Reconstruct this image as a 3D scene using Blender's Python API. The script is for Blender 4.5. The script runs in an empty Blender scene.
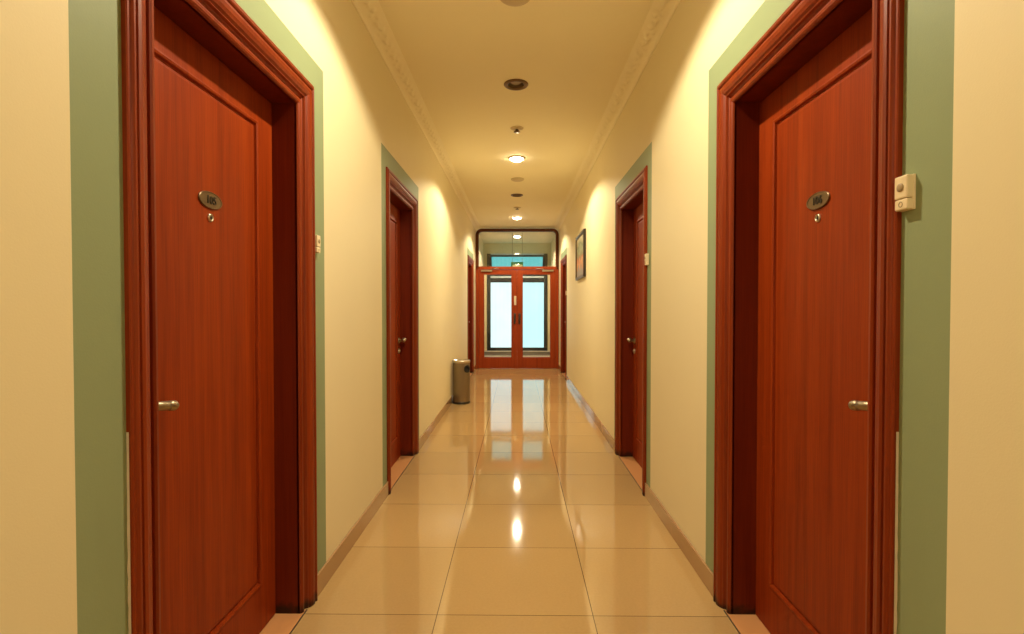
import bpy, bmesh, math, random
from mathutils import Vector, Matrix

random.seed(7)
SC = bpy.context.scene
COL = SC.collection
PI = math.pi

# ------------------------------------------------------------------ measures
XL, XR = -0.875, 0.855          # wall faces of the corridor
CX = -0.012                     # line of the ceiling fittings
ZC = 2.93                       # ceiling
YB, YS, YE = -3.6, 10.5, 13.0   # behind the camera, glazed screen, end window
LEAF_D = -0.113                 # face of the door leaves behind the wall face
CAS = 0.116                     # width of the door casing
HM = 0.0445                     # wall opening beyond the leaf
JT = 0.03                       # thickness of the jamb lining


# ------------------------------------------------------------------ materials
def new_mat(name):
    m = bpy.data.materials.new(name)
    m.use_nodes = True
    nt = m.node_tree
    return m, nt, nt.nodes['Principled BSDF'], nt.links


def plain(name, col, rough=0.5, metal=0.0, spec=0.5, coat=0.0, bump=None, emit=None, estr=0.0):
    m, nt, b, L = new_mat(name)
    b.inputs['Base Color'].default_value = (*col, 1)
    b.inputs['Roughness'].default_value = rough
    b.inputs['Metallic'].default_value = metal
    b.inputs['Specular IOR Level'].default_value = spec
    b.inputs['Coat Weight'].default_value = coat
    b.inputs['Coat Roughness'].default_value = 0.15
    tc = nt.nodes.new('ShaderNodeTexCoord')
    nz = nt.nodes.new('ShaderNodeTexNoise')
    nz.inputs['Scale'].default_value = bump[0] if bump else 40
    nz.inputs['Detail'].default_value = 4
    L.new(tc.outputs['Object'], nz.inputs['Vector'])
    mr = nt.nodes.new('ShaderNodeMapRange')
    mr.inputs['To Min'].default_value = max(rough - (0.0 if metal > .5 else 0.05), 0.02)
    mr.inputs['To Max'].default_value = min(rough + (0.0 if metal > .5 else 0.05), 1)
    L.new(nz.outputs['Fac'], mr.inputs['Value'])
    L.new(mr.outputs['Result'], b.inputs['Roughness'])
    if bump:
        bp = nt.nodes.new('ShaderNodeBump')
        bp.inputs['Strength'].default_value = bump[1]
        bp.inputs['Distance'].default_value = bump[2]
        L.new(nz.outputs['Fac'], bp.inputs['Height'])
        L.new(bp.outputs['Normal'], b.inputs['Normal'])
    if emit:
        b.inputs['Emission Color'].default_value = (*emit, 1)
        b.inputs['Emission Strength'].default_value = estr
    return m


def paint(name, col, rough=0.6, dirt=0.06, grain=260, bump=0.12):
    """Rolled wall paint: faint cloudy soiling, fine orange-peel relief."""
    m, nt, b, L = new_mat(name)
    tc = nt.nodes.new('ShaderNodeTexCoord')
    n1 = nt.nodes.new('ShaderNodeTexNoise'); n1.inputs['Scale'].default_value = 2.2; n1.inputs['Detail'].default_value = 5
    n2 = nt.nodes.new('ShaderNodeTexNoise'); n2.inputs['Scale'].default_value = grain; n2.inputs['Detail'].default_value = 2
    L.new(tc.outputs['Object'], n1.inputs['Vector']); L.new(tc.outputs['Object'], n2.inputs['Vector'])
    mx = nt.nodes.new('ShaderNodeMix'); mx.data_type = 'RGBA'
    mx.inputs['A'].default_value = (*[c * (1 - dirt) for c in col], 1)
    mx.inputs['B'].default_value = (*[min(c * (1 + dirt), 1) for c in col], 1)
    L.new(n1.outputs['Fac'], mx.inputs['Factor'])
    L.new(mx.outputs['Result'], b.inputs['Base Color'])
    b.inputs['Roughness'].default_value = rough
    b.inputs['Specular IOR Level'].default_value = 0.25
    bp = nt.nodes.new('ShaderNodeBump'); bp.inputs['Strength'].default_value = bump; bp.inputs['Distance'].default_value = 0.002
    L.new(n2.outputs['Fac'], bp.inputs['Height']); L.new(bp.outputs['Normal'], b.inputs['Normal'])
    return m


def wood(name, c0, c1, c2, rough=0.38, spec=0.4, stain=False):
    """Stained veneer, grain running up the board."""
    m, nt, b, L = new_mat(name)
    tc = nt.nodes.new('ShaderNodeTexCoord')
    mp = nt.nodes.new('ShaderNodeMapping')
    mp.inputs['Scale'].default_value = (26, 26, 0.7)
    L.new(tc.outputs['Object'], mp.inputs['Vector'])
    n1 = nt.nodes.new('ShaderNodeTexNoise'); n1.inputs['Scale'].default_value = 1.0; n1.inputs['Detail'].default_value = 6
    n1.inputs['Distortion'].default_value = 0.4
    L.new(mp.outputs['Vector'], n1.inputs['Vector'])
    mp2 = nt.nodes.new('ShaderNodeMapping'); mp2.inputs['Scale'].default_value = (230, 230, 5)
    L.new(tc.outputs['Object'], mp2.inputs['Vector'])
    n2 = nt.nodes.new('ShaderNodeTexNoise'); n2.inputs['Scale'].default_value = 1.0; n2.inputs['Detail'].default_value = 3
    L.new(mp2.outputs['Vector'], n2.inputs['Vector'])
    ad = nt.nodes.new('ShaderNodeMath'); ad.operation = 'MULTIPLY_ADD'; ad.inputs[1].default_value = 0.45
    L.new(n2.outputs['Fac'], ad.inputs[0])
    sc = nt.nodes.new('ShaderNodeMath'); sc.operation = 'MULTIPLY'; sc.inputs[1].default_value = 0.6
    L.new(n1.outputs['Fac'], sc.inputs[0]); L.new(sc.outputs[0], ad.inputs[2])
    cr = nt.nodes.new('ShaderNodeValToRGB')
    e = cr.color_ramp.elements
    e[0].position = 0.36; e[0].color = (*c0, 1)
    e[1].position = 0.7; e[1].color = (*c2, 1)
    x = e.new(0.52); x.color = (*c1, 1)
    L.new(ad.outputs[0], cr.inputs['Fac']); col = cr.outputs['Color']
    if stain:      # ragged mop-water stain at the very foot of the woodwork
        sp = nt.nodes.new('ShaderNodeSeparateXYZ'); L.new(tc.outputs['Object'], sp.inputs[0])
        n3 = nt.nodes.new('ShaderNodeTexNoise'); n3.inputs['Scale'].default_value = 22; n3.inputs['Detail'].default_value = 5
        L.new(tc.outputs['Object'], n3.inputs['Vector'])
        ma = nt.nodes.new('ShaderNodeMath'); ma.operation = 'MULTIPLY_ADD'; ma.inputs[1].default_value = -0.09
        L.new(n3.outputs['Fac'], ma.inputs[0]); L.new(sp.outputs['Z'], ma.inputs[2])
        mr = nt.nodes.new('ShaderNodeMapRange'); mr.inputs['From Min'].default_value = -0.03; mr.inputs['From Max'].default_value = 0.005
        mr.inputs['To Min'].default_value = 0.85; mr.inputs['To Max'].default_value = 0.0
        L.new(ma.outputs[0], mr.inputs['Value'])
        mx = nt.nodes.new('ShaderNodeMix'); mx.data_type = 'RGBA'; mx.inputs['B'].default_value = (0.012, 0.007, 0.004, 1)
        L.new(col, mx.inputs['A']); L.new(mr.outputs['Result'], mx.inputs['Factor']); col = mx.outputs['Result']
    L.new(col, b.inputs['Base Color'])
    b.inputs['Roughness'].default_value = rough
    b.inputs['Specular IOR Level'].default_value = spec
    return m


def floor_mat():
    m, nt, b, L = new_mat('polished_tile')
    tc = nt.nodes.new('ShaderNodeTexCoord')
    sp = nt.nodes.new('ShaderNodeSeparateXYZ'); L.new(tc.outputs['Object'], sp.inputs[0])

    def line(out, off, step, half):
        a = nt.nodes.new('ShaderNodeMath'); a.operation = 'SUBTRACT'; a.inputs[1].default_value = off; L.new(out, a.inputs[0])
        q = nt.nodes.new('ShaderNodeMath'); q.operation = 'PINGPONG'; q.inputs[1].default_value = step / 2; L.new(a.outputs[0], q.inputs[0])
        c = nt.nodes.new('ShaderNodeMath'); c.operation = 'LESS_THAN'; c.inputs[1].default_value = half; L.new(q.outputs[0], c.inputs[0])
        d = nt.nodes.new('ShaderNodeMath'); d.operation = 'DIVIDE'; d.inputs[1].default_value = step; L.new(a.outputs[0], d.inputs[0])
        f = nt.nodes.new('ShaderNodeMath'); f.operation = 'FLOOR'; L.new(d.outputs[0], f.inputs[0])
        return c.outputs[0], f.outputs[0]
    gx, ix = line(sp.outputs['X'], -0.329, 0.636, 0.0019)
    gy, iy = line(sp.outputs['Y'], 2.036, 0.5815, 0.0017)
    mxx = nt.nodes.new('ShaderNodeMath'); mxx.operation = 'MAXIMUM'; L.new(gx, mxx.inputs[0]); L.new(gy, mxx.inputs[1])
    cb = nt.nodes.new('ShaderNodeCombineXYZ'); L.new(ix, cb.inputs[0]); L.new(iy, cb.inputs[1])
    wn = nt.nodes.new('ShaderNodeTexWhiteNoise'); L.new(cb.outputs[0], wn.inputs['Vector'])
    nz = nt.nodes.new('ShaderNodeTexNoise'); nz.inputs['Scale'].default_value = 90; nz.inputs['Detail'].default_value = 5
    L.new(tc.outputs['Object'], nz.inputs['Vector'])
    n3 = nt.nodes.new('ShaderNodeTexNoise'); n3.inputs['Scale'].default_value = 3; n3.inputs['Detail'].default_value = 4
    L.new(tc.outputs['Object'], n3.inputs['Vector'])
    c0 = nt.nodes.new('ShaderNodeMix'); c0.data_type = 'RGBA'
    c0.inputs['A'].default_value = (*FLOOR_A, 1); c0.inputs['B'].default_value = (*FLOOR_B, 1)
    L.new(nz.outputs['Fac'], c0.inputs['Factor'])
    hv = nt.nodes.new('ShaderNodeHueSaturation')
    ml = nt.nodes.new('ShaderNodeMapRange'); ml.inputs['To Min'].default_value = 0.95; ml.inputs['To Max'].default_value = 1.05
    L.new(wn.outputs['Value'], ml.inputs['Value']); L.new(ml.outputs['Result'], hv.inputs['Value'])
    L.new(c0.outputs['Result'], hv.inputs['Color'])
    c1 = nt.nodes.new('ShaderNodeMix'); c1.data_type = 'RGBA'
    c1.inputs['B'].default_value = (0.11, 0.06, 0.025, 1)
    L.new(hv.outputs['Color'], c1.inputs['A']); L.new(mxx.outputs[0], c1.inputs['Factor'])
    L.new(c1.outputs['Result'], b.inputs['Base Color'])
    rr = nt.nodes.new('ShaderNodeMapRange'); rr.inputs['To Min'].default_value = 0.035; rr.inputs['To Max'].default_value = 0.08
    L.new(n3.outputs['Fac'], rr.inputs['Value']); L.new(rr.outputs['Result'], b.inputs['Roughness'])
    b.inputs['Specular IOR Level'].default_value = 0.55
    return m


def glass_mat(name, tint, refl=1.0):
    m = bpy.data.materials.new(name); m.use_nodes = True
    nt = m.node_tree; nt.nodes.clear(); L = nt.links
    out = nt.nodes.new('ShaderNodeOutputMaterial')
    tr = nt.nodes.new('ShaderNodeBsdfTransparent'); tr.inputs['Color'].default_value = (*tint, 1)
    gl = nt.nodes.new('ShaderNodeBsdfGlossy'); gl.inputs['Roughness'].default_value = 0.02
    fr = nt.nodes.new('ShaderNodeFresnel'); fr.inputs['IOR'].default_value = 1.45
    k = nt.nodes.new('ShaderNodeMath'); k.operation = 'MULTIPLY'; k.inputs[1].default_value = refl
    L.new(fr.outputs[0], k.inputs[0])
    mx = nt.nodes.new('ShaderNodeMixShader')
    L.new(k.outputs[0], mx.inputs[0]); L.new(tr.outputs[0], mx.inputs[1]); L.new(gl.outputs[0], mx.inputs[2])
    L.new(mx.outputs[0], out.inputs['Surface'])
    return m


def lit_pane(name, c0, c1, strength, freq):
    """Back-lit ribbed frosted glass: daylight behind it, fine upright ribs."""
    m, nt, b, L = new_mat(name)
    tc = nt.nodes.new('ShaderNodeTexCoord')
    wv = nt.nodes.new('ShaderNodeTexWave'); wv.wave_type = 'BANDS'; wv.bands_direction = 'X'
    wv.inputs['Scale'].default_value = freq; wv.inputs['Distortion'].default_value = 0.3
    L.new(tc.outputs['Object'], wv.inputs['Vector'])
    nz = nt.nodes.new('ShaderNodeTexNoise'); nz.inputs['Scale'].default_value = 2.4
    L.new(tc.outputs['Object'], nz.inputs['Vector'])
    mu = nt.nodes.new('ShaderNodeMath'); mu.operation = 'MULTIPLY'
    L.new(wv.outputs['Fac'], mu.inputs[0]); L.new(nz.outputs['Fac'], mu.inputs[1])
    mx = nt.nodes.new('ShaderNodeMix'); mx.data_type = 'RGBA'
    mx.inputs['A'].default_value = (*c0, 1); mx.inputs['B'].default_value = (*c1, 1)
    L.new(mu.outputs[0], mx.inputs['Factor'])
    L.new(mx.outputs['Result'], b.inputs['Emission Color'])
    b.inputs['Base Color'].default_value = (0.03, 0.045, 0.045, 1)
    b.inputs['Roughness'].default_value = 0.5
    b.inputs['Emission Strength'].default_value = strength
    return m


def picture_mat():
    """Loose brushwork: pale sky, green foliage, warm flowers, grey ground."""
    m, nt, b, L = new_mat('oil_paint')
    tc = nt.nodes.new('ShaderNodeTexCoord')
    sp = nt.nodes.new('ShaderNodeSeparateXYZ'); L.new(tc.outputs['Object'], sp.inputs[0])
    nz = nt.nodes.new('ShaderNodeTexNoise'); nz.inputs['Scale'].default_value = 9; nz.inputs['Detail'].default_value = 6
    L.new(tc.outputs['Object'], nz.inputs['Vector'])
    a = nt.nodes.new('ShaderNodeMath'); a.operation = 'MULTIPLY_ADD'; a.inputs[1].default_value = 0.55
    L.new(nz.outputs['Fac'], a.inputs[0])
    z = nt.nodes.new('ShaderNodeMapRange')
    z.inputs['From Min'].default_value = -0.3; z.inputs['From Max'].default_value = 0.3
    z.inputs['To Min'].default_value = -0.27; z.inputs['To Max'].default_value = 0.73
    L.new(sp.outputs['Z'], z.inputs['Value']); L.new(z.outputs['Result'], a.inputs[2])
    cr = nt.nodes.new('ShaderNodeValToRGB'); cr.color_ramp.interpolation = 'EASE'
    e = cr.color_ramp.elements
    e[0].position = 0.0; e[0].color = (0.270, 0.270, 0.270, 1)
    e[1].position = 1.0; e[1].color = (0.891, 0.783, 0.540, 1)
    for p, c in ((0.22, (0.351, 0.324, 0.311, 1)), (0.30, (0.648, 0.297, 0.108, 1)), (0.38, (0.810, 0.405, 0.176, 1)), (0.45, (0.608, 0.162, 0.054, 1)),
                 (0.52, (0.297, 0.270, 0.121, 1)), (0.64, (0.405, 0.432, 0.270, 1)), (0.76, (0.230, 0.257, 0.135, 1)), (0.86, (0.567, 0.513, 0.297, 1))):
        q = e.new(p); q.color = c
    L.new(a.outputs[0], cr.inputs['Fac']); L.new(cr.outputs['Color'], b.inputs['Base Color'])
    b.inputs['Roughness'].default_value = 0.4
    return m


FLOOR_A = (0.455, 0.29, 0.12)
FLOOR_B = (0.53, 0.345, 0.15)
CREAM = (0.79, 0.685, 0.43)
M = {}
M['cream'] = paint('cream_wall_paint', CREAM, 0.55, 0.03)
M['green'] = paint('sage_green_paint', (0.265, 0.32, 0.175), 0.5, 0.05)
M['ceiling'] = paint('ceiling_paint', (0.91, 0.82, 0.57), 0.75, 0.02)
M['plaster'] = paint('cornice_plaster', (0.91, 0.82, 0.57), 0.65, 0.02, 120, 0.2)
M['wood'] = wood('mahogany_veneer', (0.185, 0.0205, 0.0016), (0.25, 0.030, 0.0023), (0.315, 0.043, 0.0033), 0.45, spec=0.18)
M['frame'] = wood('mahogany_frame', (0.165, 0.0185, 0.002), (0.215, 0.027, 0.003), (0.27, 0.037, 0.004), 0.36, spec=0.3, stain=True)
M['lining'] = wood('shaded_mahogany_lining', (0.115, 0.011, 0.002), (0.145, 0.015, 0.0025), (0.18, 0.02, 0.003), 0.45, spec=0.2, stain=True)  # shade of soffits and reveals put into a darker mahogany colour
M['screenwood'] = wood('orange_mahogany', (0.25, 0.033, 0.004), (0.31, 0.043, 0.006), (0.37, 0.054, 0.008), 0.42, spec=0.25)
M['transomwood'] = wood('dark_transom_wood', (0.075, 0.02, 0.005), (0.10, 0.026, 0.006), (0.13, 0.033, 0.008), 0.45, spec=0.2)
M['floor'] = floor_mat()
M['threshold'] = plain('terracotta_tile', (0.62, 0.30, 0.12), 0.3)
M['skirting'] = plain('skirting_tile', (0.40, 0.235, 0.115), 0.07, spec=0.6)
M['caulk'] = plain('chipped_filler', (0.62, 0.52, 0.36), 0.8, bump=(60, 0.4, 0.003))
M['chrome'] = plain('satin_chrome', (0.62, 0.56, 0.47), 0.28, 1.0)
M['nickel'] = plain('dull_nickel', (0.36, 0.29, 0.19), 0.42, 1.0)
M['steel'] = plain('brushed_steel', (0.27, 0.215, 0.15), 0.36, 0.9)
M['darksteel'] = plain('dark_steel', (0.10, 0.08, 0.06), 0.35, 0.6)
M['bronze'] = plain('aged_bronze', (0.20, 0.135, 0.075), 0.36, 0.75)
M['numerals'] = plain('dark_enamel', (0.025, 0.017, 0.01), 0.5)
M['black'] = plain('black_plastic', (0.012, 0.01, 0.009), 0.4)
M['ivory'] = plain('ivory_plastic', (0.80, 0.66, 0.42), 0.4)
M['beigebtn'] = plain('taupe_plastic', (0.36, 0.27, 0.15), 0.4)
M['trimring'] = plain('bronze_trim_ring', (0.16, 0.095, 0.045), 0.35, 0.7)
M['can'] = plain('reflector_metal', (0.34, 0.26, 0.17), 0.3, 0.7)
M['bulb_off'] = plain('unlit_bulb_glass', (0.42, 0.35, 0.25), 0.25)
M['bulb_on'] = plain('glowing_bulb', (1, 0.95, 0.8), 0.4, emit=(1, 0.86, 0.58), estr=42)
M['detector'] = plain('detector_plastic', (0.60, 0.48, 0.28), 0.5)
M['detector_dark'] = plain('detector_vent', (0.14, 0.09, 0.045), 0.5)
M['picframe'] = plain('dark_picture_frame', (0.022, 0.014, 0.01), 0.3)
M['gilt'] = plain('gilt_slip', (0.25, 0.16, 0.06), 0.35, 0.6)
M['paint'] = picture_mat()
M['glass'] = glass_mat('clear_glass', (0.93, 0.95, 0.94), 0.8)
M['transomglass'] = glass_mat('grey_glass', (0.82, 0.82, 0.82), 1.6)
M['alu'] = plain('black_aluminium', (0.016, 0.02, 0.024), 0.4)
M['alulight'] = plain('pale_grey_metal', (0.55, 0.62, 0.66), 0.4)
M['paneL'] = lit_pane('frosted_pane_white', (0.76, 0.97, 1.0), (0.50, 0.83, 0.90), 1.15, 9)
M['paneR'] = lit_pane('frosted_pane_aqua', (0.58, 0.95, 0.96), (0.42, 0.80, 0.86), 1.1, 9)
M['teal'] = lit_pane('teal_pane', (0.085, 0.50, 0.52), (0.13, 0.6, 0.60), 1.3, 3)
M['greystone'] = plain('grey_stone', (0.25, 0.23, 0.22), 0.4)
M['whitestone'] = plain('white_stone', (0.78, 0.76, 0.72), 0.3)
M['signgreen'] = plain('exit_sign_green', (0.01, 0.13, 0.03), 0.4, emit=(0.01, 0.16, 0.035), estr=0.7)
M['signlight'] = plain('exit_sign_pale', (0.6, 0.6, 0.3), 0.4, emit=(0.7, 0.7, 0.25), estr=0.6)


# ------------------------------------------------------------------ mesh tools
def quad(bm, pts, mi=0):
    f = bm.faces.new([bm.verts.new(p) for p in pts]); f.material_index = mi
    return f


def box(bm, x0, x1, y0, y1, z0, z1, bev=0.0, mi=0, seg=2):
    r = bmesh.ops.create_cube(bm, size=1.0)
    vs = r['verts']
    for v in vs:
        v.co = Vector((x0 + (v.co.x + .5) * (x1 - x0), y0 + (v.co.y + .5) * (y1 - y0), z0 + (v.co.z + .5) * (z1 - z0)))
    fs = {f for v in vs for f in v.link_faces}
    for f in fs: f.material_index = mi
    if bev > 0:
        es = list({e for v in vs for e in v.link_edges})
        bmesh.ops.bevel(bm, geom=es, offset=bev, segments=seg, affect='EDGES', profile=0.5)


def lathe(bm, prof, n=32, mat=None, mi=0, cap=True):
    """prof: (r, h) pairs, revolved about the local Z then moved by mat."""
    mat = mat or Matrix()
    rings = []
    for r, h in prof:
        if r < 1e-6:
            rings.append([bm.verts.new(mat @ Vector((0, 0, h)))])
        else:
            rings.append([bm.verts.new(mat @ Vector((r * math.cos(2 * PI * i / n), r * math.sin(2 * PI * i / n), h))) for i in range(n)])
    for a, b in zip(rings, rings[1:]):
        for i in range(n):
            j = (i + 1) % n
            if len(a) == 1 and len(b) == 1: continue
            if len(a) == 1: f = bm.faces.new((a[0], b[i], b[j]))
            elif len(b) == 1: f = bm.faces.new((a[i], a[j], b[0]))
            else: f = bm.faces.new((a[i], a[j], b[j], b[i]))
            f.material_index = mi; f.smooth = True
    if cap:
        for R in (rings[0], rings[-1]):
            if len(R) > 2:
                f = bm.faces.new(R); f.material_index = mi


def tube(bm, pts, rad, n=12, mi=0, flat=None):
    """Swept tube through pts; rad a number or one per point; flat scales the vertical half axis."""
    pts = [Vector(p) for p in pts]
    rings = []
    for i, p in enumerate(pts):
        t = (pts[min(i + 1, len(pts) - 1)] - pts[max(i - 1, 0)]).normalized()
        up = Vector((0, 0, 1)) if abs(t.z) < .9 else Vector((1, 0, 0))
        s = t.cross(up).normalized(); u = s.cross(t).normalized()
        r = rad[i] if isinstance(rad, (list, tuple)) else rad
        k = flat or 1
        rings.append([bm.verts.new(p + s * r * math.cos(2 * PI * a / n) + u * r * k * math.sin(2 * PI * a / n)) for a in range(n)])
    for a, b in zip(rings, rings[1:]):
        for i in range(n):
            j = (i + 1) % n
            f = bm.faces.new((a[i], a[j], b[j], b[i])); f.smooth = True; f.material_index = mi
    bm.faces.new(rings[0]); bm.faces.new(rings[-1])


def wloc(o):
    p = Vector(o.location)
    return p + wloc(o.parent) if o.parent else p


def obj(name, bm, mats, parent=None, origin=None, fix=True):
    if fix: bmesh.ops.recalc_face_normals(bm, faces=bm.faces[:])
    if origin is not None:
        bmesh.ops.translate(bm, verts=bm.verts[:], vec=-Vector(origin))
    me = bpy.data.meshes.new(name)
    bm.to_mesh(me); bm.free()
    for m in (mats if isinstance(mats, (list, tuple)) else [mats]): me.materials.append(m)
    o = bpy.data.objects.new(name, me); COL.objects.link(o)
    if origin is not None: o.location = origin
    if parent is not None:
        o.parent = parent
        o.location = Vector(o.location) - wloc(parent)
    return o


def tag(o, label=None, cat=None, group=None, kind=None):
    if label: o['label'] = label
    if cat: o['category'] = cat
    if group: o['group'] = group
    if kind: o['kind'] = kind
    return o


def empty(name, loc):
    o = bpy.data.objects.new(name, None); COL.objects.link(o)
    o.location = loc; o.empty_display_size = 0.1
    return o


def copy_tree(o, parent=None):
    c = o.copy(); COL.objects.link(c)
    if parent is not None: c.parent = parent
    for ch in list(o.children): copy_tree(ch, c)
    return c


BM = bmesh.new

# ------------------------------------------------------------------ doors: places
# side, opening near, opening far, lock end, number, green from/to
DOORS = [
    ('L', 1.230, 2.032, 'near', '105', 0.983, 2.278, 1),
    ('R', 1.253, 2.047, 'near', '106', 1.007, 2.287, 2),
    ('L', 3.470, 4.240, 'far', None, 3.245, 4.458, 3),
    ('R', 3.462, 4.240, 'far', None, 3.245, 4.458, 4),
    ('L', 8.94, 9.755, 'far', None, 8.77, 9.95, 5),
    ('R', 8.94, 9.755, 'far', None, 8.77, 9.95, 6),
]
TOP = 2.075
GTOP = 2.315


def P(side, s, d, z):
    return (XL + d, s, z) if side == 'L' else (XR - d, s, z)


# ------------------------------------------------------------------ setting: walls
def side_wall(side, name, label):
    ds = [d for d in DOORS if d[0] == side]
    ys = {YB, YE + 0.12}
    for d in ds: ys |= {d[1] - HM, d[2] + HM, d[5], d[6]}
    ys = sorted(ys); zs = [0, TOP + HM, GTOP, ZC]
    bm = BM(); th = -0.20
    for a, b in zip(ys, ys[1:]):
        for k, (z0, z1) in enumerate(zip(zs, zs[1:])):
            ym = (a + b) / 2
            hole = k == 0 and any(d[1] - HM < ym < d[2] + HM for d in ds)
            g = k < 2 and any(d[5] < ym < d[6] for d in ds)
            if hole: continue
            quad(bm, [P(side, a, 0, z0), P(side, b, 0, z0), P(side, b, 0, z1), P(side, a, 0, z1)], 1 if g else 0)
            quad(bm, [P(side, a, th, z0), P(side, b, th, z0), P(side, b, th, z1), P(side, a, th, z1)], 0)
    for d in ds:     # reveals behind the jamb linings, and the closed back of the opening
        a, b, t = d[1] - HM, d[2] + HM, TOP + HM
        quad(bm, [P(side, a, 0, 0), P(side, a, th, 0), P(side, a, th, t), P(side, a, 0, t)])
        quad(bm, [P(side, b, 0, 0), P(side, b, th, 0), P(side, b, th, t), P(side, b, 0, t)])
        quad(bm, [P(side, a, 0, t), P(side, a, th, t), P(side, b, th, t), P(side, b, 0, t)])
    for y in (YB, YE + 0.12):
        quad(bm, [P(side, y, 0, 0), P(side, y, th, 0), P(side, y, th, ZC), P(side, y, 0, ZC)])
    bmesh.ops.remove_doubles(bm, verts=bm.verts[:], dist=1e-5)
    tag(obj(name, bm, [M['cream'], M['green']], fix=False), label, 'wall', kind='structure')


side_wall('L', 'wall_left', 'left cream corridor wall with sage green bands painted round its doors')
side_wall('R', 'wall_right', 'right cream corridor wall with sage green bands painted round its doors')

bm = BM(); box(bm, XL - 0.2, XR + 0.2, YB - 0.12, YB, 0, ZC)
tag(obj('wall_back', bm, M['cream']), 'cream wall closing the corridor behind the viewpoint', 'wall', kind='structure')

bm = BM(); box(bm, XL - 0.2, XR + 0.2, YB - 0.12, YE + 0.4, -0.12, 0.0)
tag(obj('floor', bm, M['floor']), 'polished beige tile floor running the length of the corridor', 'floor', kind='structure')

# threshold tiles under the doors
for i, d in enumerate(DOORS):
    bm = BM()
    x = sorted((P(d[0], 0, 0.0, 0)[0], P(d[0], 0, -0.2, 0)[0]))
    box(bm, x[0], x[1], d[1] - JT, d[2] + JT, 0.0, 0.003, 0.001)
    j = sorted((P(d[0], 0, -0.001, 0)[0], P(d[0], 0, 0.0035, 0)[0])); box(bm, j[0], j[1], d[1] - JT, d[2] + JT, 0.0, 0.0032, mi=1)
    # dark joint between threshold and corridor floor
    tag(obj('trim_%d' % (i + 1), bm, [M['threshold'], M['darksteel']]),
        ('orange threshold tile under the ' + ('nearest', 'middle', 'farthest')[i // 2] + ' door on the ' + ('left', 'right')[i % 2] + ' wall'),
        'threshold', kind='structure')

# ceiling with openings for the recessed lights
ON_Y = [-1.72, 1.97, 5.66, 9.34, 11.75]
OFF_Y = [3.81, 7.50]
HH = 0.06
LAMP, LAMP_K = 128, (0.75, 0.92, 0.92, 0.9, 0.9)
LAMP_COL = [(1.0, 0.875, 0.615)] * 4 + [(1.0, 0.79, 0.60)]
bm = BM()
cuts = sorted(ON_Y + OFF_Y)
y = YB - 0.12
x0, x1 = XL - 0.2, XR + 0.2
for c in cuts + [None]:
    e = c - HH if c is not None else YE + 0.4
    quad(bm, [(x0, y, ZC), (x1, y, ZC), (x1, e, ZC), (x0, e, ZC)])
    if c is None: break
    quad(bm, [(x0, e, ZC), (CX - HH, e, ZC), (CX - HH, c + HH, ZC), (x0, c + HH, ZC)])
    quad(bm, [(CX + HH, e, ZC), (x1, e, ZC), (x1, c + HH, ZC), (CX + HH, c + HH, ZC)])
    y = c + HH
bmesh.ops.remove_doubles(bm, verts=bm.verts[:], dist=1e-5)
quad(bm, [(x0, YB - .12, ZC + .12), (x1, YB - .12, ZC + .12), (x1, YE + .4, ZC + .12), (x0, YE + .4, ZC + .12)])
for xx in (x0, x1): quad(bm, [(xx, YB - .12, ZC), (xx, YE + .4, ZC), (xx, YE + .4, ZC + .12), (xx, YB - .12, ZC + .12)])
for yy in (YB - .12, YE + .4): quad(bm, [(x0, yy, ZC), (x1, yy, ZC), (x1, yy, ZC + .12), (x0, yy, ZC + .12)])
tag(obj('ceiling', bm, M['ceiling'], fix=False), 'cream corridor ceiling with a row of round fittings', 'ceiling', kind='structure')


# carved plaster cornices
def cornice(side, name, label):
    bm = BM()
    prof = [(0.0, 2.868), (0.006, 2.868), (0.010, 2.874), (0.010, 2.882), (0.016, 2.886)]
    nb = 12
    for k in range(nb + 1):      # sloping carved band running out into the ceiling
        t = k / nb
        prof.append((0.018 + 0.094 * t, 2.888 + 0.0412 * t ** 0.9))
    prof += [(0.116, 2.931)]
    y0, y1, st = -0.4, YS - 0.05, 0.0125
    n = int((y1 - y0) / st)
    rows = []
    per = 0.19
    for i in range(n + 1):
        yy = y0 + (y1 - y0) * i / n
        row = []
        for k, (d, z) in enumerate(prof):
            h = 0.0
            if 5 <= k <= 5 + nb:
                t = (k - 5) / nb
                env = math.sin(PI * t) ** 0.6
                ph = 2 * PI * yy / per
                h = 0.0
                for m in range(5):                             # leaf sprays and small rosettes
                    u = (yy / per + m * 0.2) % 1.0 - 0.5
                    ct = (0.42, 0.62, 0.3, 0.55, 0.38)[m]; ra = (0.26, 0.17, 0.15, 0.2, 0.13)[m]
                    du = u * per / 0.11; dt = t - ct
                    r = math.hypot(du, dt); a = math.atan2(dt, du)
                    h = max(h, 0.011 * max(0, 1 - r / (ra * (0.72 + 0.28 * math.cos((5, 6, 3, 5, 4)[m] * a + m)))) ** 0.7)
                h *= env
            row.append(bm.verts.new(P(side, yy, d + h * 0.6, z - h * 1.5)))
        rows.append(row)
    for a, b in zip(rows, rows[1:]):
        for k in range(len(prof) - 1):
            f = bm.faces.new((a[k], a[k + 1], b[k + 1], b[k])); f.smooth = True
    tag(obj(name, bm, M['plaster'], fix=True), label, 'cornice', kind='structure')


cornice('L', 'trim_7', 'carved plaster cornice along the top of the left wall')
cornice('R', 'trim_8', 'carved plaster cornice along the top of the right wall')


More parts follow.
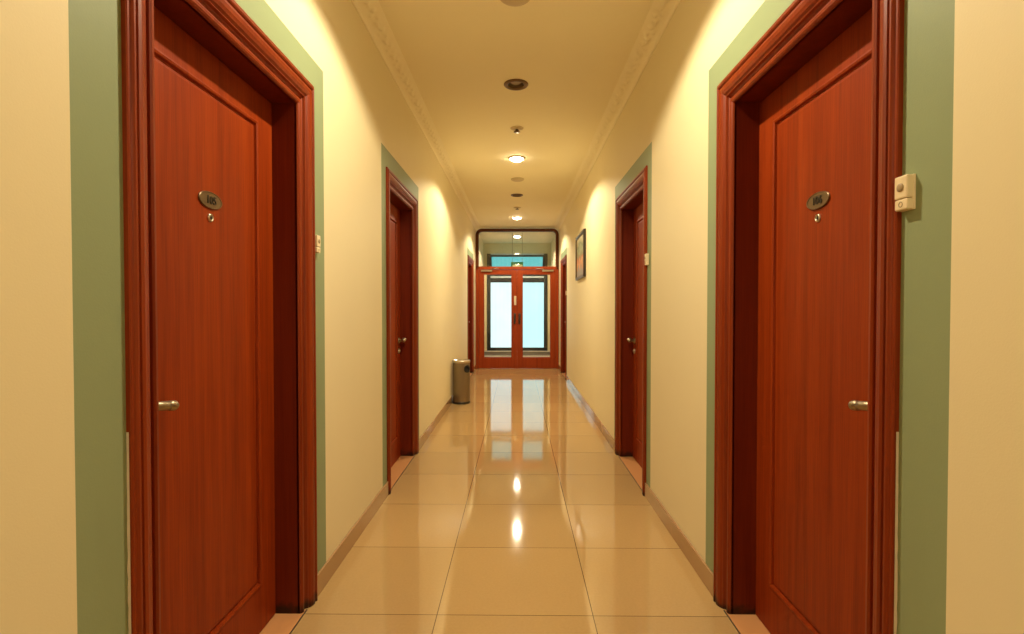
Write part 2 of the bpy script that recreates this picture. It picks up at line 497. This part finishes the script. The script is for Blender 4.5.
# skirting tiles, broken at the doors
def skirting(side, name, label):
    bm = BM()
    ds = [d for d in DOORS if d[0] == side]
    y = YB
    for d in ds + [None]:
        e = d[1] - CAS - 0.001 if d else YE
        if d is None or e > y:
            segs = [(y, e)] if d else [(y, YS - 0.05), (YS + 0.06, YE - 0.08)]
            for a, b in segs:
                xs = sorted((P(side, 0, 0, 0)[0], P(side, 0, 0.010, 0)[0]))
                # single tiles with fine joints
                m = max(1, round((b - a) / 0.6))
                for i in range(m):
                    box(bm, xs[0], xs[1], a + (b - a) * i / m + .0008, a + (b - a) * (i + 1) / m - .0008, 0, 0.094, 0.0015, seg=1)
        if d: y = d[2] + CAS + 0.001
    tag(obj(name, bm, M['skirting']), label, 'baseboard', kind='structure')


skirting('L', 'baseboard_left', 'brown tile skirting along the left wall')
skirting('R', 'baseboard_right', 'brown tile skirting along the right wall')


# ------------------------------------------------------------------ doors
PROFILE = [(0, -0.002), (0, 0.010), (0.003, 0.012), (0.009, 0.012), (0.011, 0.015), (0.015, 0.018), (0.020, 0.018), (0.024, 0.015),
           (0.026, 0.011), (0.030, 0.011), (0.032, 0.015), (0.040, 0.0165), (0.052, 0.0145), (0.063, 0.009), (0.070, 0.002), (0.073, 0.001),
           (0.076, -0.008), (0.084, -0.014), (0.092, -0.012), (0.094, -0.006), (0.100, -0.003), (0.108, -0.004), (0.113, -0.008),
           (CAS, -0.014), (CAS, -0.022), (CAS - 0.038, -0.024), (CAS - 0.0435, -0.012), (0.072, -0.001)]


def casing(side, o0, o1, parent):
    bm = BM()
    rows = []
    for (w, d) in PROFILE:
        e = CAS - w
        rows.append([bm.verts.new(P(side, *q)) for q in ((o0 - e, d, 0.0), (o0 - e, d, TOP + e), (o1 + e, d, TOP + e), (o1 + e, d, 0.0))])
    n = len(rows)
    for i in range(n):
        a, b = rows[i], rows[(i + 1) % n]
        for k in range(3):
            bm.faces.new((a[k], a[k + 1], b[k + 1], b[k]))
    bm.faces.new([r[0] for r in rows]); bm.faces.new([r[3] for r in rows])
    return obj('casing', bm, M['frame'], parent)


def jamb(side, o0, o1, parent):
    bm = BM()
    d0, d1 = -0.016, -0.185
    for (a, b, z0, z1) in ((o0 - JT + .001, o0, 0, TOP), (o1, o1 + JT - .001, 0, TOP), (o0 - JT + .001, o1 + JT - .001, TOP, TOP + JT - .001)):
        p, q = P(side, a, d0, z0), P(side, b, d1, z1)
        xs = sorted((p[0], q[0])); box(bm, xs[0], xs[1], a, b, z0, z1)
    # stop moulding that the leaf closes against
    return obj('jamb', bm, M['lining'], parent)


def leaf(side, o0, o1, parent):
    bm = BM()
    g = 0.002
    a, b, z0, z1 = o0 + g, o1 - g, 0.006, TOP - g
    ins = (0.123, 0.188, 0.123)      # stiles, bottom rail, top rail
    rings = []

    def ring(k, d):
        s, bt, tp = k
        return [bm.verts.new(P(side, *q)) for q in ((a + s, d, z0 + bt), (b - s, d, z0 + bt), (b - s, d, z1 - tp), (a + s, d, z1 - tp))]
    D = LEAF_D
    rings.append(ring((0, 0, 0), D - 0.04))
    rings.append(ring((0, 0, 0), D - 0.001))
    rings.append(ring((.001, .001, .001), D))
    for k, d in ((-0.012, D), (-0.010, D + 0.003), (-0.004, D + 0.0045), (0.002, D + 0.002), (0.004, D - 0.007), (0.010, D - 0.008), (0.016, D - 0.003), (0.022, D - 0.002)):
        rings.append(ring(tuple(i + k for i in ins), d))
    for r, q in zip(rings, rings[1:]):
        for k in range(4):
            j = (k + 1) % 4
            bm.faces.new((r[k], r[j], q[j], q[k]))
    bm.faces.new(rings[-1]); bm.faces.new(rings[0])
    return obj('leaf', bm, M['wood'], parent)


def handle(side, o0, o1, lock, parent):
    sgn = 1 if lock == 'near' else -1
    yl = o0 + 0.062 if lock == 'near' else o1 - 0.062
    zl = 0.985
    ax = 1 if side == 'L' else -1
    base = Vector(P(side, yl, LEAF_D, zl))
    R = Matrix.Translation(base) @ Matrix.Rotation(ax * PI / 2, 4, 'Y')
    bm = BM()
    lathe(bm, [(0.026, 0), (0.026, 0.004), (0.022, 0.008), (0.011, 0.009), (0.010, 0.040)], 24, R)
    o = obj('rose', bm, M['nickel'], parent)
    bm = BM()
    tip = []
    rad = []
    for t, dd, r in ((0.0, 0.030, 0.010), (0.0, 0.046, 0.0115), (0.006, 0.053, 0.012), (0.02, 0.055, 0.0125), (0.040, 0.054, 0.0130),
                     (0.0425, 0.054, 0.0110), (0.046, 0.054, 0.0110), (0.0485, 0.054, 0.0140), (0.066, 0.053, 0.0140), (0.0705, 0.0525, 0.0115), (0.0715, 0.052, 0.004)):
        tip.append(P(side, yl + sgn * t, LEAF_D + dd, zl + 0.012 - 0.16 * t)); rad.append(r)
    tube(bm, tip, rad, 14)
    obj('handle', bm, M['nickel'], parent)
    # lock rose below
    bm = BM()
    R2 = Matrix.Translation(Vector(P(side, yl, LEAF_D, zl - 0.088))) @ Matrix.Rotation(ax * PI / 2, 4, 'Y')
    lathe(bm, [(0.023, 0), (0.023, 0.004), (0.019, 0.008), (0.009, 0.009), (0.0085, 0.014), (0.0, 0.014)], 24, R2)
    obj('lock', bm, M['chrome'], parent)


def text_mesh(txt, size):
    cu = bpy.data.curves.new('numerals', 'FONT')
    cu.body = txt; cu.size = size; cu.align_x = 'CENTER'; cu.align_y = 'CENTER'; cu.extrude = 0.0012; cu.offset = 0.0004
    t = bpy.data.objects.new('numerals', cu); COL.objects.link(t)
    dg = bpy.context.evaluated_depsgraph_get()
    me = bpy.data.meshes.new_from_object(t.evaluated_get(dg))
    bpy.data.objects.remove(t); bpy.data.curves.remove(cu)
    return me


def number_plate(side, yc, zc, txt, parent):
    ax = 1 if side == 'L' else -1
    # local frame: +Z out of the door, X along reading direction, Y up
    out = Vector((ax, 0, 0)); up = Vector((0, 0, 1)); rd = up.cross(out)
    base = Vector(P(side, yc, LEAF_D - 0.002, zc))
    R = Matrix.Translation(base) @ Matrix((rd, up, out)).transposed().to_4x4()
    bm = BM()
    A, B, n = 0.062, 0.027, 40
    rings = []
    for k, h in ((1, 0), (1, 0.004), (0.965, 0.0055), (0.90, 0.0055), (0.88, 0.0040), (0.0, 0.0046)):
        if k == 0: rings.append([bm.verts.new(R @ Vector((0, 0, h)))])
        else: rings.append([bm.verts.new(R @ Vector((A * k * math.cos(2 * PI * i / n), B * k * math.sin(2 * PI * i / n), h))) for i in range(n)])
    for a, b in zip(rings, rings[1:]):
        for i in range(n):
            j = (i + 1) % n
            bm.faces.new((a[i], a[j], b[j], b[i]) if len(b) > 1 else (a[i], a[j], b[0]))
    bm.faces.new(rings[0])
    pl = obj('number_plate', bm, M['bronze'], parent)
    tag(pl, 'oval bronze plate with the number ' + txt)
    me = text_mesh(txt, 0.036)
    me.transform(Matrix.Translation(base) @ Matrix((rd, up, out)).transposed().to_4x4() @ Matrix.Translation((0, -0.001, 0.0055)))
    me.materials.clear(); me.materials.append(M['numerals'])
    nm = bpy.data.objects.new('numerals', me); COL.objects.link(nm); nm.parent = pl; nm.location = -wloc(pl)
    # peephole
    bm = BM()
    R2 = Matrix.Translation(Vector(P(side, yc, LEAF_D - 0.002, zc - 0.056))) @ Matrix.Rotation(ax * PI / 2, 4, 'Y')
    lathe(bm, [(0.0135, 0), (0.0135, 0.003), (0.0115, 0.0055), (0.008, 0.0055), (0.007, 0.003)], 24, R2, cap=False)
    ph = obj('peephole', bm, M['chrome'], parent)
    bm = BM()
    lathe(bm, [(0.0078, 0.001), (0.0065, 0.0032), (0.004, 0.0042), (0.0, 0.0046)], 20, R2)
    obj('lens', bm, M['black'], ph)


DL = {1: 'nearest door on the left wall, red mahogany, with an oval 105 plate',
      2: 'nearest door on the right wall, red mahogany, with an oval 106 plate',
      3: 'middle mahogany door on the left wall, between the 105 door and the bin',
      4: 'middle mahogany door on the right wall, between the 106 door and the picture',
      5: 'farthest mahogany door on the left wall, behind the steel bin',
      6: 'farthest mahogany door on the right wall, beyond the picture'}
for (side, o0, o1, lock, num, g0, g1, n) in DOORS:
    root = empty('door_%d' % n, P(side, (o0 + o1) / 2, 0, 0))
    tag(root, DL[n], 'door', 'mahogany doors along the corridor', 'structure')
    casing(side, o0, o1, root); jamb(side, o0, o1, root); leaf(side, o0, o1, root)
    handle(side, o0, o1, lock, root)
    if num:
        number_plate(side, 1.6185 if side == 'L' else 1.644, 1.598, num, root)
        # chipped filler along the outer edge of the near upright
        bm = BM(); zz = 0.0; prev = None
        random.seed(n)
        for i in range(60):
            z = i * 0.0165
            w = max(0.0003, 0.0028 + 0.0022 * random.uniform(-1, 1)) * max(0.12, min(1, 1.5 - z / 0.7))
            vs = [bm.verts.new(P(side, o0 - CAS - w, 0.0005, z)), bm.verts.new(P(side, o0 - CAS - 0.0003, 0.006, z)), bm.verts.new(P(side, o0 - CAS - 0.0003, 0.0005, z))]
            if prev:
                for k in range(3):
                    bm.faces.new((prev[k], prev[(k + 1) % 3], vs[(k + 1) % 3], vs[k]))
            prev = vs
        f = obj('filler', bm, M['caulk'], root)
        tag(f, 'pale chipped filler at the foot of the casing edge')


# ------------------------------------------------------------------ glazed double door across the corridor
def frame_rect(bm, x0, x1, z0, z1, w, y0, y1, r=0.0, open_bottom=False, wb=None, seg=8):
    """rectangular frame ring with rounded top corners"""
    def outline(i, rr):
        xa, xb, zt = x0 + i, x1 - i, z1 - i
        zb = z0 + (0 if open_bottom else (wb if wb and i else i))
        pts = [(xa, zb)]
        if rr > 0:
            for k in range(seg + 1):
                a = PI - PI / 2 * k / seg
                pts.append((xa + rr + rr * math.cos(a), zt - rr + rr * math.sin(a)))
            for k in range(seg + 1):
                a = PI / 2 - PI / 2 * k / seg
                pts.append((xb - rr + rr * math.cos(a), zt - rr + rr * math.sin(a)))
        else: pts += [(xa, zt), (xb, zt)]
        pts.append((xb, zb))
        return pts
    o, i = outline(0, r), outline(w, max(r - w, 0.012 if r else 0))
    V = [[bm.verts.new((x, yy, z)) for x, z in L] for L, yy in ((o, y0), (i, y0), (i, y1), (o, y1))]
    n = len(o)
    for a in range(4):
        A, B = V[a], V[(a + 1) % 4]
        for k in range(n if not open_bottom else n - 1):
            j = (k + 1) % n
            bm.faces.new((A[k], A[j], B[j], B[k]))
    if open_bottom:
        bm.faces.new([V[a][0] for a in range(4)]); bm.faces.new([V[a][-1] for a in range(4)])


root = empty('door_7', (CX, YS, 0))
tag(root, 'orange mahogany glazed double door with transom at the far end of the corridor', 'door', kind='structure')
FX0, FX1 = XL + 0.006, XR - 0.006
# solid cheeks of wood fill the corners beside the rounded transom
bm = BM(); frame_rect(bm, FX0, FX1, 2.10, 2.905, 0.058, YS - 0.03, YS + 0.06, r=0.13, open_bottom=True)
tf = obj('transom_frame', bm, M['transomwood'], root)
bm = BM(); box(bm, FX0 + .05, FX1 - .05, YS + .012, YS + .018, 2.12, 2.86)
obj('transom_glass', bm, M['transomglass'], root)
bm = BM()
for a, b in ((FX0, FX0 + 0.052), (FX1 - 0.052, FX1)): box(bm, a, b, YS - 0.03, YS + 0.06, 0, 2.10, 0.004)
box(bm, FX0 + .0, FX1 - .0, YS - 0.03, YS + 0.06, 2.06, 2.12, 0.004)
obj('frame', bm, M['screenwood'], root)
LX = [(FX0 + 0.054, CX - 0.0006), (CX + 0.0006, FX1 - 0.054)]
for k, (a, b) in enumerate(LX):
    bm = BM()
    so, sm = 0.108, 0.108
    s0, s1 = (so, sm) if k == 0 else (sm, so)
    z0, z1, gb, gt = 0.003, 2.055, 0.225, 1.965
    for (p, q, u, v) in ((a, a + s0, z0, z1), (b - s1, b, z0, z1), (a + s0, b - s1, z0, gb), (a + s0, b - s1, gt, z1)):
        box(bm, p, q, YS - 0.01, YS + 0.035, u, v, 0.002, seg=1)
    # glazing beads
    for (p, q, u, v) in ((a + s0 - .001, a + s0 + .012, gb, gt), (b - s1 - .012, b - s1 + .001, gb, gt), (a + s0, b - s1, gb - .001, gb + .012), (a + s0, b - s1, gt - .012, gt + .001)):
        box(bm, p, q, YS - 0.002, YS + 0.027, u, v, 0.003, seg=1)
    lf = obj('leaf', bm, M['screenwood'], root)
    tag(lf, ('left', 'right')[k] + ' glazed leaf of the double door')
    bm = BM(); box(bm, a + s0, b - s1, YS + .010, YS + .016, gb, gt)
    obj('glass', bm, M['glass'], lf)
    # overhead closer
    bm = BM()
    cxx = (a + 0.17) if k == 0 else (b - 0.17)
    box(bm, cxx - 0.115, cxx + 0.115, YS - 0.052, YS - 0.0102, 2.012, 2.05, 0.006)
    arm = cxx + (0.09 if k == 0 else -0.09)
    tube(bm, [(arm, YS - 0.03, 2.05), (arm, YS - 0.03, 2.066), (arm + (0.10 if k == 0 else -0.10), YS - 0.10, 2.072), (arm + (0.16 if k == 0 else -0.16), YS - 0.031, 2.08)], 0.007, 8)
    c = obj('door_closer', bm, M['chrome'], lf)
    # handle: dark lever plate at the meeting stile
    bm = BM()
    hx = b - 0.05 if k == 0 else a + 0.05
    box(bm, hx - 0.022, hx + 0.022, YS - 0.018, YS - 0.0102, 0.93, 1.15, 0.004)
    tube(bm, [(hx, YS - 0.016, 0.97), (hx, YS - 0.055, 0.975), (hx, YS - 0.062, 1.0), (hx, YS - 0.062, 1.08), (hx, YS - 0.055, 1.105), (hx, YS - 0.016, 1.11)], 0.011, 10)
    obj('handle', bm, M['darksteel'], lf)
    if k == 0:
        bm = BM(); box(bm, hx - 0.012, hx + 0.034, YS - 0.016, YS - 0.0102, 1.32, 1.51, 0.004)
        obj('push_plate', bm, M['ivory'], lf)

# ------------------------------------------------------------------ vestibule end: wall, dark framed window, step
WX0, WX1 = -0.79, 0.768
bm = BM()
box(bm, XL - .2, WX0, YE, YE + .12, 0, ZC); box(bm, WX1, XR + .2, YE, YE + .12, 0, ZC)
box(bm, WX0, WX1, YE, YE + .12, 2.66, ZC); box(bm, WX0, WX1, YE, YE + .12, 0, 0.165)
tag(obj('wall_end', bm, M['cream']), 'cream end wall round the dark framed window behind the double door', 'wall', kind='structure')
bm = BM(); box(bm, XL + .012, XR - .012, YE - 0.06, YE - .001, 0.0, 0.135, 0.004); box(bm, XL + .012, XR - .012, YE - 0.075, YE - .001, 0.135, 0.165, 0.004, mi=1)
box(bm, XL + .012, XR - .012, YE - 0.09, YE - 0.061, 0.0, 0.05, 0.004, mi=1)
tag(obj('trim_9', bm, [M['greystone'], M['whitestone']]), 'grey stone step with white edges below the end window', 'step', kind='structure')

root = empty('window_1', (CX, YE, 0.165))
tag(root, 'black framed frosted window glowing with daylight beyond the double door', 'window', kind='structure')
bm = BM()
y0, y1 = YE - 0.02, YE + 0.07
for a, b in ((WX0, WX0 + 0.095), (WX1 - 0.095, WX1), (CX - 0.055, CX + 0.055)):
    box(bm, a, b, y0, y1, 0.165, 1.94 if abs(a) < .2 else 2.66, 0.004)
box(bm, WX0 + .095, WX1 - .095, y0, y1, 0.165, 0.245, 0.004)
box(bm, WX0 + .095, WX1 - .095, y0, y1, 1.92, 2.035, 0.004)
box(bm, WX0 + .095, WX1 - .095, y0, y1, 2.08, 2.14, 0.004)
obj('frame', bm, M['alu'], root)
bm = BM()
box(bm, WX0 + .095, WX1 - .095, y0 - .01, y1, 2.035, 2.08, 0.003)
box(bm, WX0 + .095, WX1 - .095, y0 - .01, y1, 2.60, 2.66, 0.003)
t = obj('rail', bm, M['alulight'], root); tag(t, 'pale grey metal rail')
bm = BM(); box(bm, WX0 + .095, CX - .055, YE + .02, YE + .03, 0.245, 1.92); tag(obj('pane', bm, M['paneL'], root), 'white frosted pane on the left')
bm = BM(); box(bm, CX + .055, WX1 - .095, YE + .02, YE + .03, 0.245, 1.92); tag(obj('pane', bm, M['paneR'], root), 'aqua frosted pane on the right')
# hopper sash leaning into the vestibule
bm = BM()
xa, xb = WX0 + .10, WX1 - .10
TZ, BZ, TY, BY = 2.585, 2.15, YE - 0.30, YE + 0.0


def hop(x, t, o): return (x, BY + (TY - BY) * t + o * 0.82, BZ + (TZ - BZ) * t + o * 0.57)


def slab(bm, xa, xb, t0, t1, o0, o1):
    v = [bm.verts.new(hop(x, t, o)) for o in (o0, o1) for x, t in ((xa, t0), (xb, t0), (xb, t1), (xa, t1))]
    for q in ((0, 1, 2, 3), (4, 5, 6, 7), (0, 1, 5, 4), (1, 2, 6, 5), (2, 3, 7, 6), (3, 0, 4, 7)):
        bm.faces.new([v[i] for i in q])


for (p, q, u, v) in ((xa, xa + .035, 0, 1), (xb - .035, xb, 0, 1), (xa + .035, xb - .035, 0, .08), (xa + .035, xb - .035, .93, 1)):
    slab(bm, p, q, u, v, -0.012, 0.025)
hs = obj('hopper_sash', bm, M['alu'], root)
bm = BM(); slab(bm, xa + .035, xb - .035, .08, .93, 0.0, 0.008)
tag(obj('pane', bm, M['teal'], hs), 'teal glass of the tilted top sash')
bm = BM(); box(bm, WX0 + .095, WX1 - .095, YE + .05, YE + .06, 2.14, 2.60)
tag(obj('pane', bm, M['teal'], root), 'teal light behind the tilted sash')


# ------------------------------------------------------------------ ceiling fittings
def downlight(lit):
    r = empty('downlight', (0, 0, 0))
    bm = BM()
    lathe(bm, [(0.091, 0.0), (0.092, -0.004), (0.086, -0.010), (0.074, -0.013), (0.064, -0.011), (0.0585, -0.004), (0.0575, 0.002)], 40, cap=False)
    obj('trim_ring', bm, M['trimring'] if not lit else M['can'], r)
    if lit:        # domed diffuser glass filling the ring
        bm = BM(); lathe(bm, [(0.0765, -0.0125), (0.074, -0.018), (0.062, -0.027), (0.04, -0.034), (0.0, -0.037)], 40)
        obj('diffuser', bm, M['bulb_on'], r)
    bm = BM()
    lathe(bm, [(0.0575, 0.002), (0.0565, 0.02), (0.052, 0.05), (0.046, 0.075), (0.0, 0.078)], 40, cap=False)
    obj('reflector', bm, M['can'] if not lit else M['chrome'], r)
    bm = BM()
    lathe(bm, [(0.020, 0.077), (0.022, 0.060), (0.040, 0.032), (0.044, 0.020), (0.040, 0.012), (0.025, 0.006), (0.0, 0.004)], 32)
    obj('bulb', bm, M['bulb_on'] if lit else M['bulb_off'], r)
    return r


GD = 'recessed downlights along the ceiling'
off0 = downlight(False); on0 = downlight(True)
OFFL = ['unlit bronze ringed downlight, nearer of the two dark ones on the ceiling', 'unlit bronze ringed downlight, farther of the two dark ones on the ceiling']
for i, y in enumerate(OFF_Y):
    o = off0 if i == 0 else copy_tree(off0)
    o.location = (CX, y, ZC); tag(o, OFFL[i], 'ceiling light', GD)
ONL = ['lit downlight in the ceiling behind the viewpoint', 'lit downlight in the ceiling above the doors 105 and 106',
       'glowing downlight in the middle of the corridor ceiling, largest bright one', 'small glowing downlight just in front of the glazed transom',
       'glowing downlight seen through the transom glass above the double door']
lit = [on0 if i == 0 else copy_tree(on0) for i in range(len(ON_Y))]
for i, (o, y) in enumerate(zip(lit, ON_Y)):
    o.location = (CX, y, ZC); tag(o, ONL[i], 'ceiling light', GD)
    ld = bpy.data.lights.new('downlight_lamp', 'SPOT')
    ld.energy = LAMP * LAMP_K[i]
    ld.color = LAMP_COL[i]
    ld.spot_size = math.radians(147); ld.spot_blend = 0.22
    ld.shadow_soft_size = 0.03
    lo = bpy.data.objects.new('lamp', ld); COL.objects.link(lo)
    lo.location = (0, 0, -0.045); lo.parent = o

# smoke detectors
r = empty('smoke_detector', (0, 0, 0))
bm = BM(); lathe(bm, [(0.086, 0), (0.086, -0.008), (0.080, -0.013), (0.072, -0.014)], 40)
obj('base', bm, M['detector'], r)
bm = BM(); lathe(bm, [(0.072, -0.013), (0.070, -0.018), (0.050, -0.022), (0.0, -0.023)], 40)
obj('sensor_head', bm, M['detector'], r)
for i, (y, l) in enumerate(((2.735, 'round smoke detector on the ceiling cut by the top edge of the photo'), (6.58, 'round smoke detector on the ceiling between two downlights mid-corridor'))):
    o = r if i == 0 else copy_tree(r)
    o.location = (CX - 0.002 + 0.012 * i, y, ZC); tag(o, l, 'smoke detector', 'smoke detectors on the corridor ceiling')

# sprinklers
r = empty('sprinkler', (0, 0, 0))
bm = BM(); lathe(bm, [(0.062, 0.0), (0.060, -0.004), (0.045, -0.009), (0.022, -0.014)], 32)
obj('escutcheon', bm, M['detector'], r)
bm = BM(); lathe(bm, [(0.013, -0.008), (0.013, -0.020), (0.008, -0.022), (0.008, -0.024)], 20)
for a in (0, PI):
    tube(bm, [(0.011 * math.cos(a), 0, -0.02), (0.017 * math.cos(a), 0, -0.028), (0.006 * math.cos(a), 0, -0.036)], 0.003, 8)
obj('nozzle', bm, M['bronze'], r)
bm = BM(); lathe(bm, [(0.0, -0.032), (0.030, -0.033), (0.032, -0.037), (0.0, -0.039)], 24)
obj('deflector', bm, M['bronze'], r)
for i, (y, l) in enumerate(((4.73, 'sprinkler head on the ceiling just in front of the largest glowing downlight'), (8.42, 'small sprinkler head on the ceiling before the transom'))):
    o = r if i == 0 else copy_tree(r)
    o.location = (CX + 0.005, y, ZC); tag(o, l, 'sprinkler', 'sprinkler heads on the corridor ceiling')


# ------------------------------------------------------------------ door bells on the wall
def bell(side):
    r = empty('door_bell', (0, 0, 0))
    ax = 1 if side == 'L' else -1
    H, W, D = 0.076, 0.038, 0.020

    def b(bm, d0, d1, a, c, z0, z1, bev):
        xs = sorted((ax * d0, ax * d1)); box(bm, xs[0], xs[1], a, c, z0, z1, bev)
    bm = BM(); b(bm, 0, 0.006, -W / 2, W / 2, -H / 2, H / 2, 0.0015); b(bm, 0.004, D, -W / 2 + .0008, W / 2 - .0008, -H / 2 + 0.0255, H / 2 - .0008, 0.003)
    obj('housing', bm, M['ivory'], r)
    bm = BM(); b(bm, 0.004, D - .001, -W / 2 + .0008, W / 2 - .0008, -H / 2 + .0008, -H / 2 + 0.0245, 0.003)
    obj('push_button', bm, M['ivory'], r)
    bm = BM()
    R = Matrix.Translation((ax * D, 0, 0.012)) @ Matrix.Rotation(ax * PI / 2, 4, 'Y')
    lathe(bm, [(0.0095, -0.002), (0.0095, 0.0015), (0.006, 0.003), (0.0, 0.0035)], 24, R)
    obj('lens', bm, M['beigebtn'], r)
    bm = BM()
    R = Matrix.Translation((ax * (D - .001), 0, -0.025)) @ Matrix.Rotation(ax * PI / 2, 4, 'Y')
    lathe(bm, [(0.006, -0.001), (0.006, 0.0008), (0.0045, 0.0008), (0.0045, -0.001)], 20, R, cap=False)
    obj('ring_mark', bm, M['beigebtn'], r)
    return r


GB = 'ivory door bells beside the doors'
bl = bell('L'); bl.location = (XL - 0.0008, 2.172, 1.528); tag(bl, 'ivory door bell on the left wall at the far edge of the 105 door', 'door bell', GB)
br = bell('R')
for i, (y, z, l) in enumerate(((1.1165, 1.502, 'ivory door bell on the green band beside the 106 door, largest one'),
                               (3.326, 1.572, 'ivory door bell beside the middle door on the right wall'),
                               (8.80, 1.52, 'tiny ivory door bell beside the farthest door on the right wall'))):
    o = br if i == 0 else copy_tree(br)
    o.location = (XR + 0.0008, y, z); tag(o, l, 'door bell', GB)

# ------------------------------------------------------------------ picture on the right wall
PY0, PY1, PZ0, PZ1 = 6.33, 7.20, 1.648, 2.25
pc = ((PY0 + PY1) / 2, (PZ0 + PZ1) / 2)
root = empty('framed_picture', (XR, pc[0], PZ0))
tag(root, 'dark framed flower painting hanging on the right wall', 'picture')
bm = BM()
fw = 0.036
for (a, b, z0, z1) in ((PY0, PY0 + fw, PZ0, PZ1), (PY1 - fw, PY1, PZ0, PZ1), (PY0 + fw, PY1 - fw, PZ0, PZ0 + fw), (PY0 + fw, PY1 - fw, PZ1 - fw, PZ1)):
    box(bm, XR - 0.034, XR - .0005, a, b, z0, z1, 0.005)
obj('frame', bm, M['picframe'], root)
bm = BM()
for (a, b, z0, z1) in ((PY0 + fw, PY0 + fw + .012, PZ0 + fw, PZ1 - fw), (PY1 - fw - .012, PY1 - fw, PZ0 + fw, PZ1 - fw),
                       (PY0 + fw, PY1 - fw, PZ0 + fw, PZ0 + fw + .012), (PY0 + fw, PY1 - fw, PZ1 - fw - .012, PZ1 - fw)):
    box(bm, XR - 0.024, XR - .004, a, b, z0, z1, 0.002, seg=1)
obj('slip', bm, M['gilt'], root)
bm = BM(); box(bm, XR - 0.018, XR - 0.004, PY0 + fw, PY1 - fw, PZ0 + fw, PZ1 - fw)
obj('canvas', bm, M['paint'], root, origin=(XR - 0.011, pc[0], pc[1]))

# ------------------------------------------------------------------ steel bin
BX, BY_, BR, BH = -0.746, 6.66, 0.1145, 0.568
root = empty('litter_bin', (BX, BY_, 0))
tag(root, 'cylindrical brushed steel litter bin with a dark side opening by the left wall', 'bin')
bm = BM()
# body with a round hole: cells of a cylinder grid left out
N, ha, hz, hr = 96, -0.72, 0.460, 0.045
lathe(bm, [(BR - .004, 0.03), (BR, 0.032), (BR, BH - 0.02)], N, cap=False)
bmesh.ops.delete(bm, geom=bm.verts[:], context='VERTS')
zs = [0.028 + (BH - 0.05) * i / 60 for i in range(61)]
V = [[bm.verts.new((BR * math.cos(2 * PI * i / N), BR * math.sin(2 * PI * i / N), z)) for i in range(N)] for z in zs]
for j in range(60):
    for i in range(N):
        a = 2 * PI * (i + .5) / N; z = (zs[j] + zs[j + 1]) / 2
        da = (a - ha + PI) % (2 * PI) - PI
        if math.hypot(da * BR, z - hz) < hr: continue
        k = (i + 1) % N
        f = bm.faces.new((V[j][i], V[j][k], V[j + 1][k], V[j + 1][i])); f.smooth = True
bmesh.ops.delete(bm, geom=[v for v in bm.verts if not v.link_faces], context='VERTS')
bmesh.ops.translate(bm, verts=bm.verts[:], vec=(BX, BY_, 0))
obj('body', bm, M['steel'], root)
T = Matrix.Translation((BX, BY_, 0))
bm = BM(); lathe(bm, [(BR + .003, BH - 0.03), (BR + .004, BH - 0.01), (BR, BH), (BR - .008, BH + .002), (BR - .012, BH - .008), (0.0, BH - 0.010)], 64, T)
obj('lid', bm, M['chrome'], root)
bm = BM(); lathe(bm, [(BR - .006, 0), (BR + .003, 0.001), (BR + .003, 0.028), (BR - .002, 0.03)], 64, T)
obj('base_ring', bm, M['black'], root)
bm = BM(); lathe(bm, [(BR - .014, 0.03), (BR - .014, BH - 0.02), (0, BH - .02)], 64, T)
obj('liner', bm, M['black'], root)
bm = BM()       # black rubber rim of the opening
pts = []
for i in range(41):
    t = 2 * PI * i / 40
    a = ha + hr * math.cos(t) / BR; z = hz + hr * math.sin(t)
    pts.append((BX + (BR + .002) * math.cos(a), BY_ + (BR + .002) * math.sin(a), z))
tube(bm, pts, 0.007, 8)
obj('opening_rim', bm, M['black'], root)

# ------------------------------------------------------------------ exit sign behind the transom
SX, SY, SZ = -0.012, 11.2, 2.125
root = empty('exit_sign', (SX, SY, SZ))
tag(root, 'green hanging exit sign seen through the transom above the double door', 'sign')
bm = BM(); box(bm, SX - 0.135, SX + 0.135, SY - 0.02, SY + 0.02, SZ, SZ + 0.155, 0.005)
obj('housing', bm, M['signgreen'], root)
bm = BM(); box(bm, SX - 0.10, SX + 0.115, SY - 0.0225, SY - 0.0195, SZ + 0.025, SZ + 0.095, 0.001, seg=1)
obj('lit_panel', bm, M['signlight'], root)
for s in (-0.105, 0.115):
    bm = BM(); tube(bm, [(SX + s, SY, SZ + 0.15), (SX + s, SY, ZC)], 0.0035, 8)
    obj('rod', bm, M['darksteel'], root)

# ------------------------------------------------------------------ world, camera, view
w = bpy.data.worlds.new('world'); SC.world = w; w.use_nodes = True
w.node_tree.nodes['Background'].inputs['Color'].default_value = (0.6, 0.75, 0.9, 1)
w.node_tree.nodes['Background'].inputs['Strength'].default_value = 0.3

cd = bpy.data.cameras.new('camera'); cam = bpy.data.objects.new('camera', cd); COL.objects.link(cam)
cd.sensor_width = 36; cd.lens = 36 * 504.7 / 1024
cd.clip_start = 0.02; cd.clip_end = 100
cam.location = (0, 0, 1.25)
cam.rotation_euler = (PI / 2 - 0.0168, 0, 0.0112)
SC.camera = cam
SC.view_settings.view_transform = 'Standard'
SC.view_settings.look = 'None'
SC.view_settings.gamma = 1.0
SC.view_settings.exposure = 0.36
SC.view_settings.use_curve_mapping = False
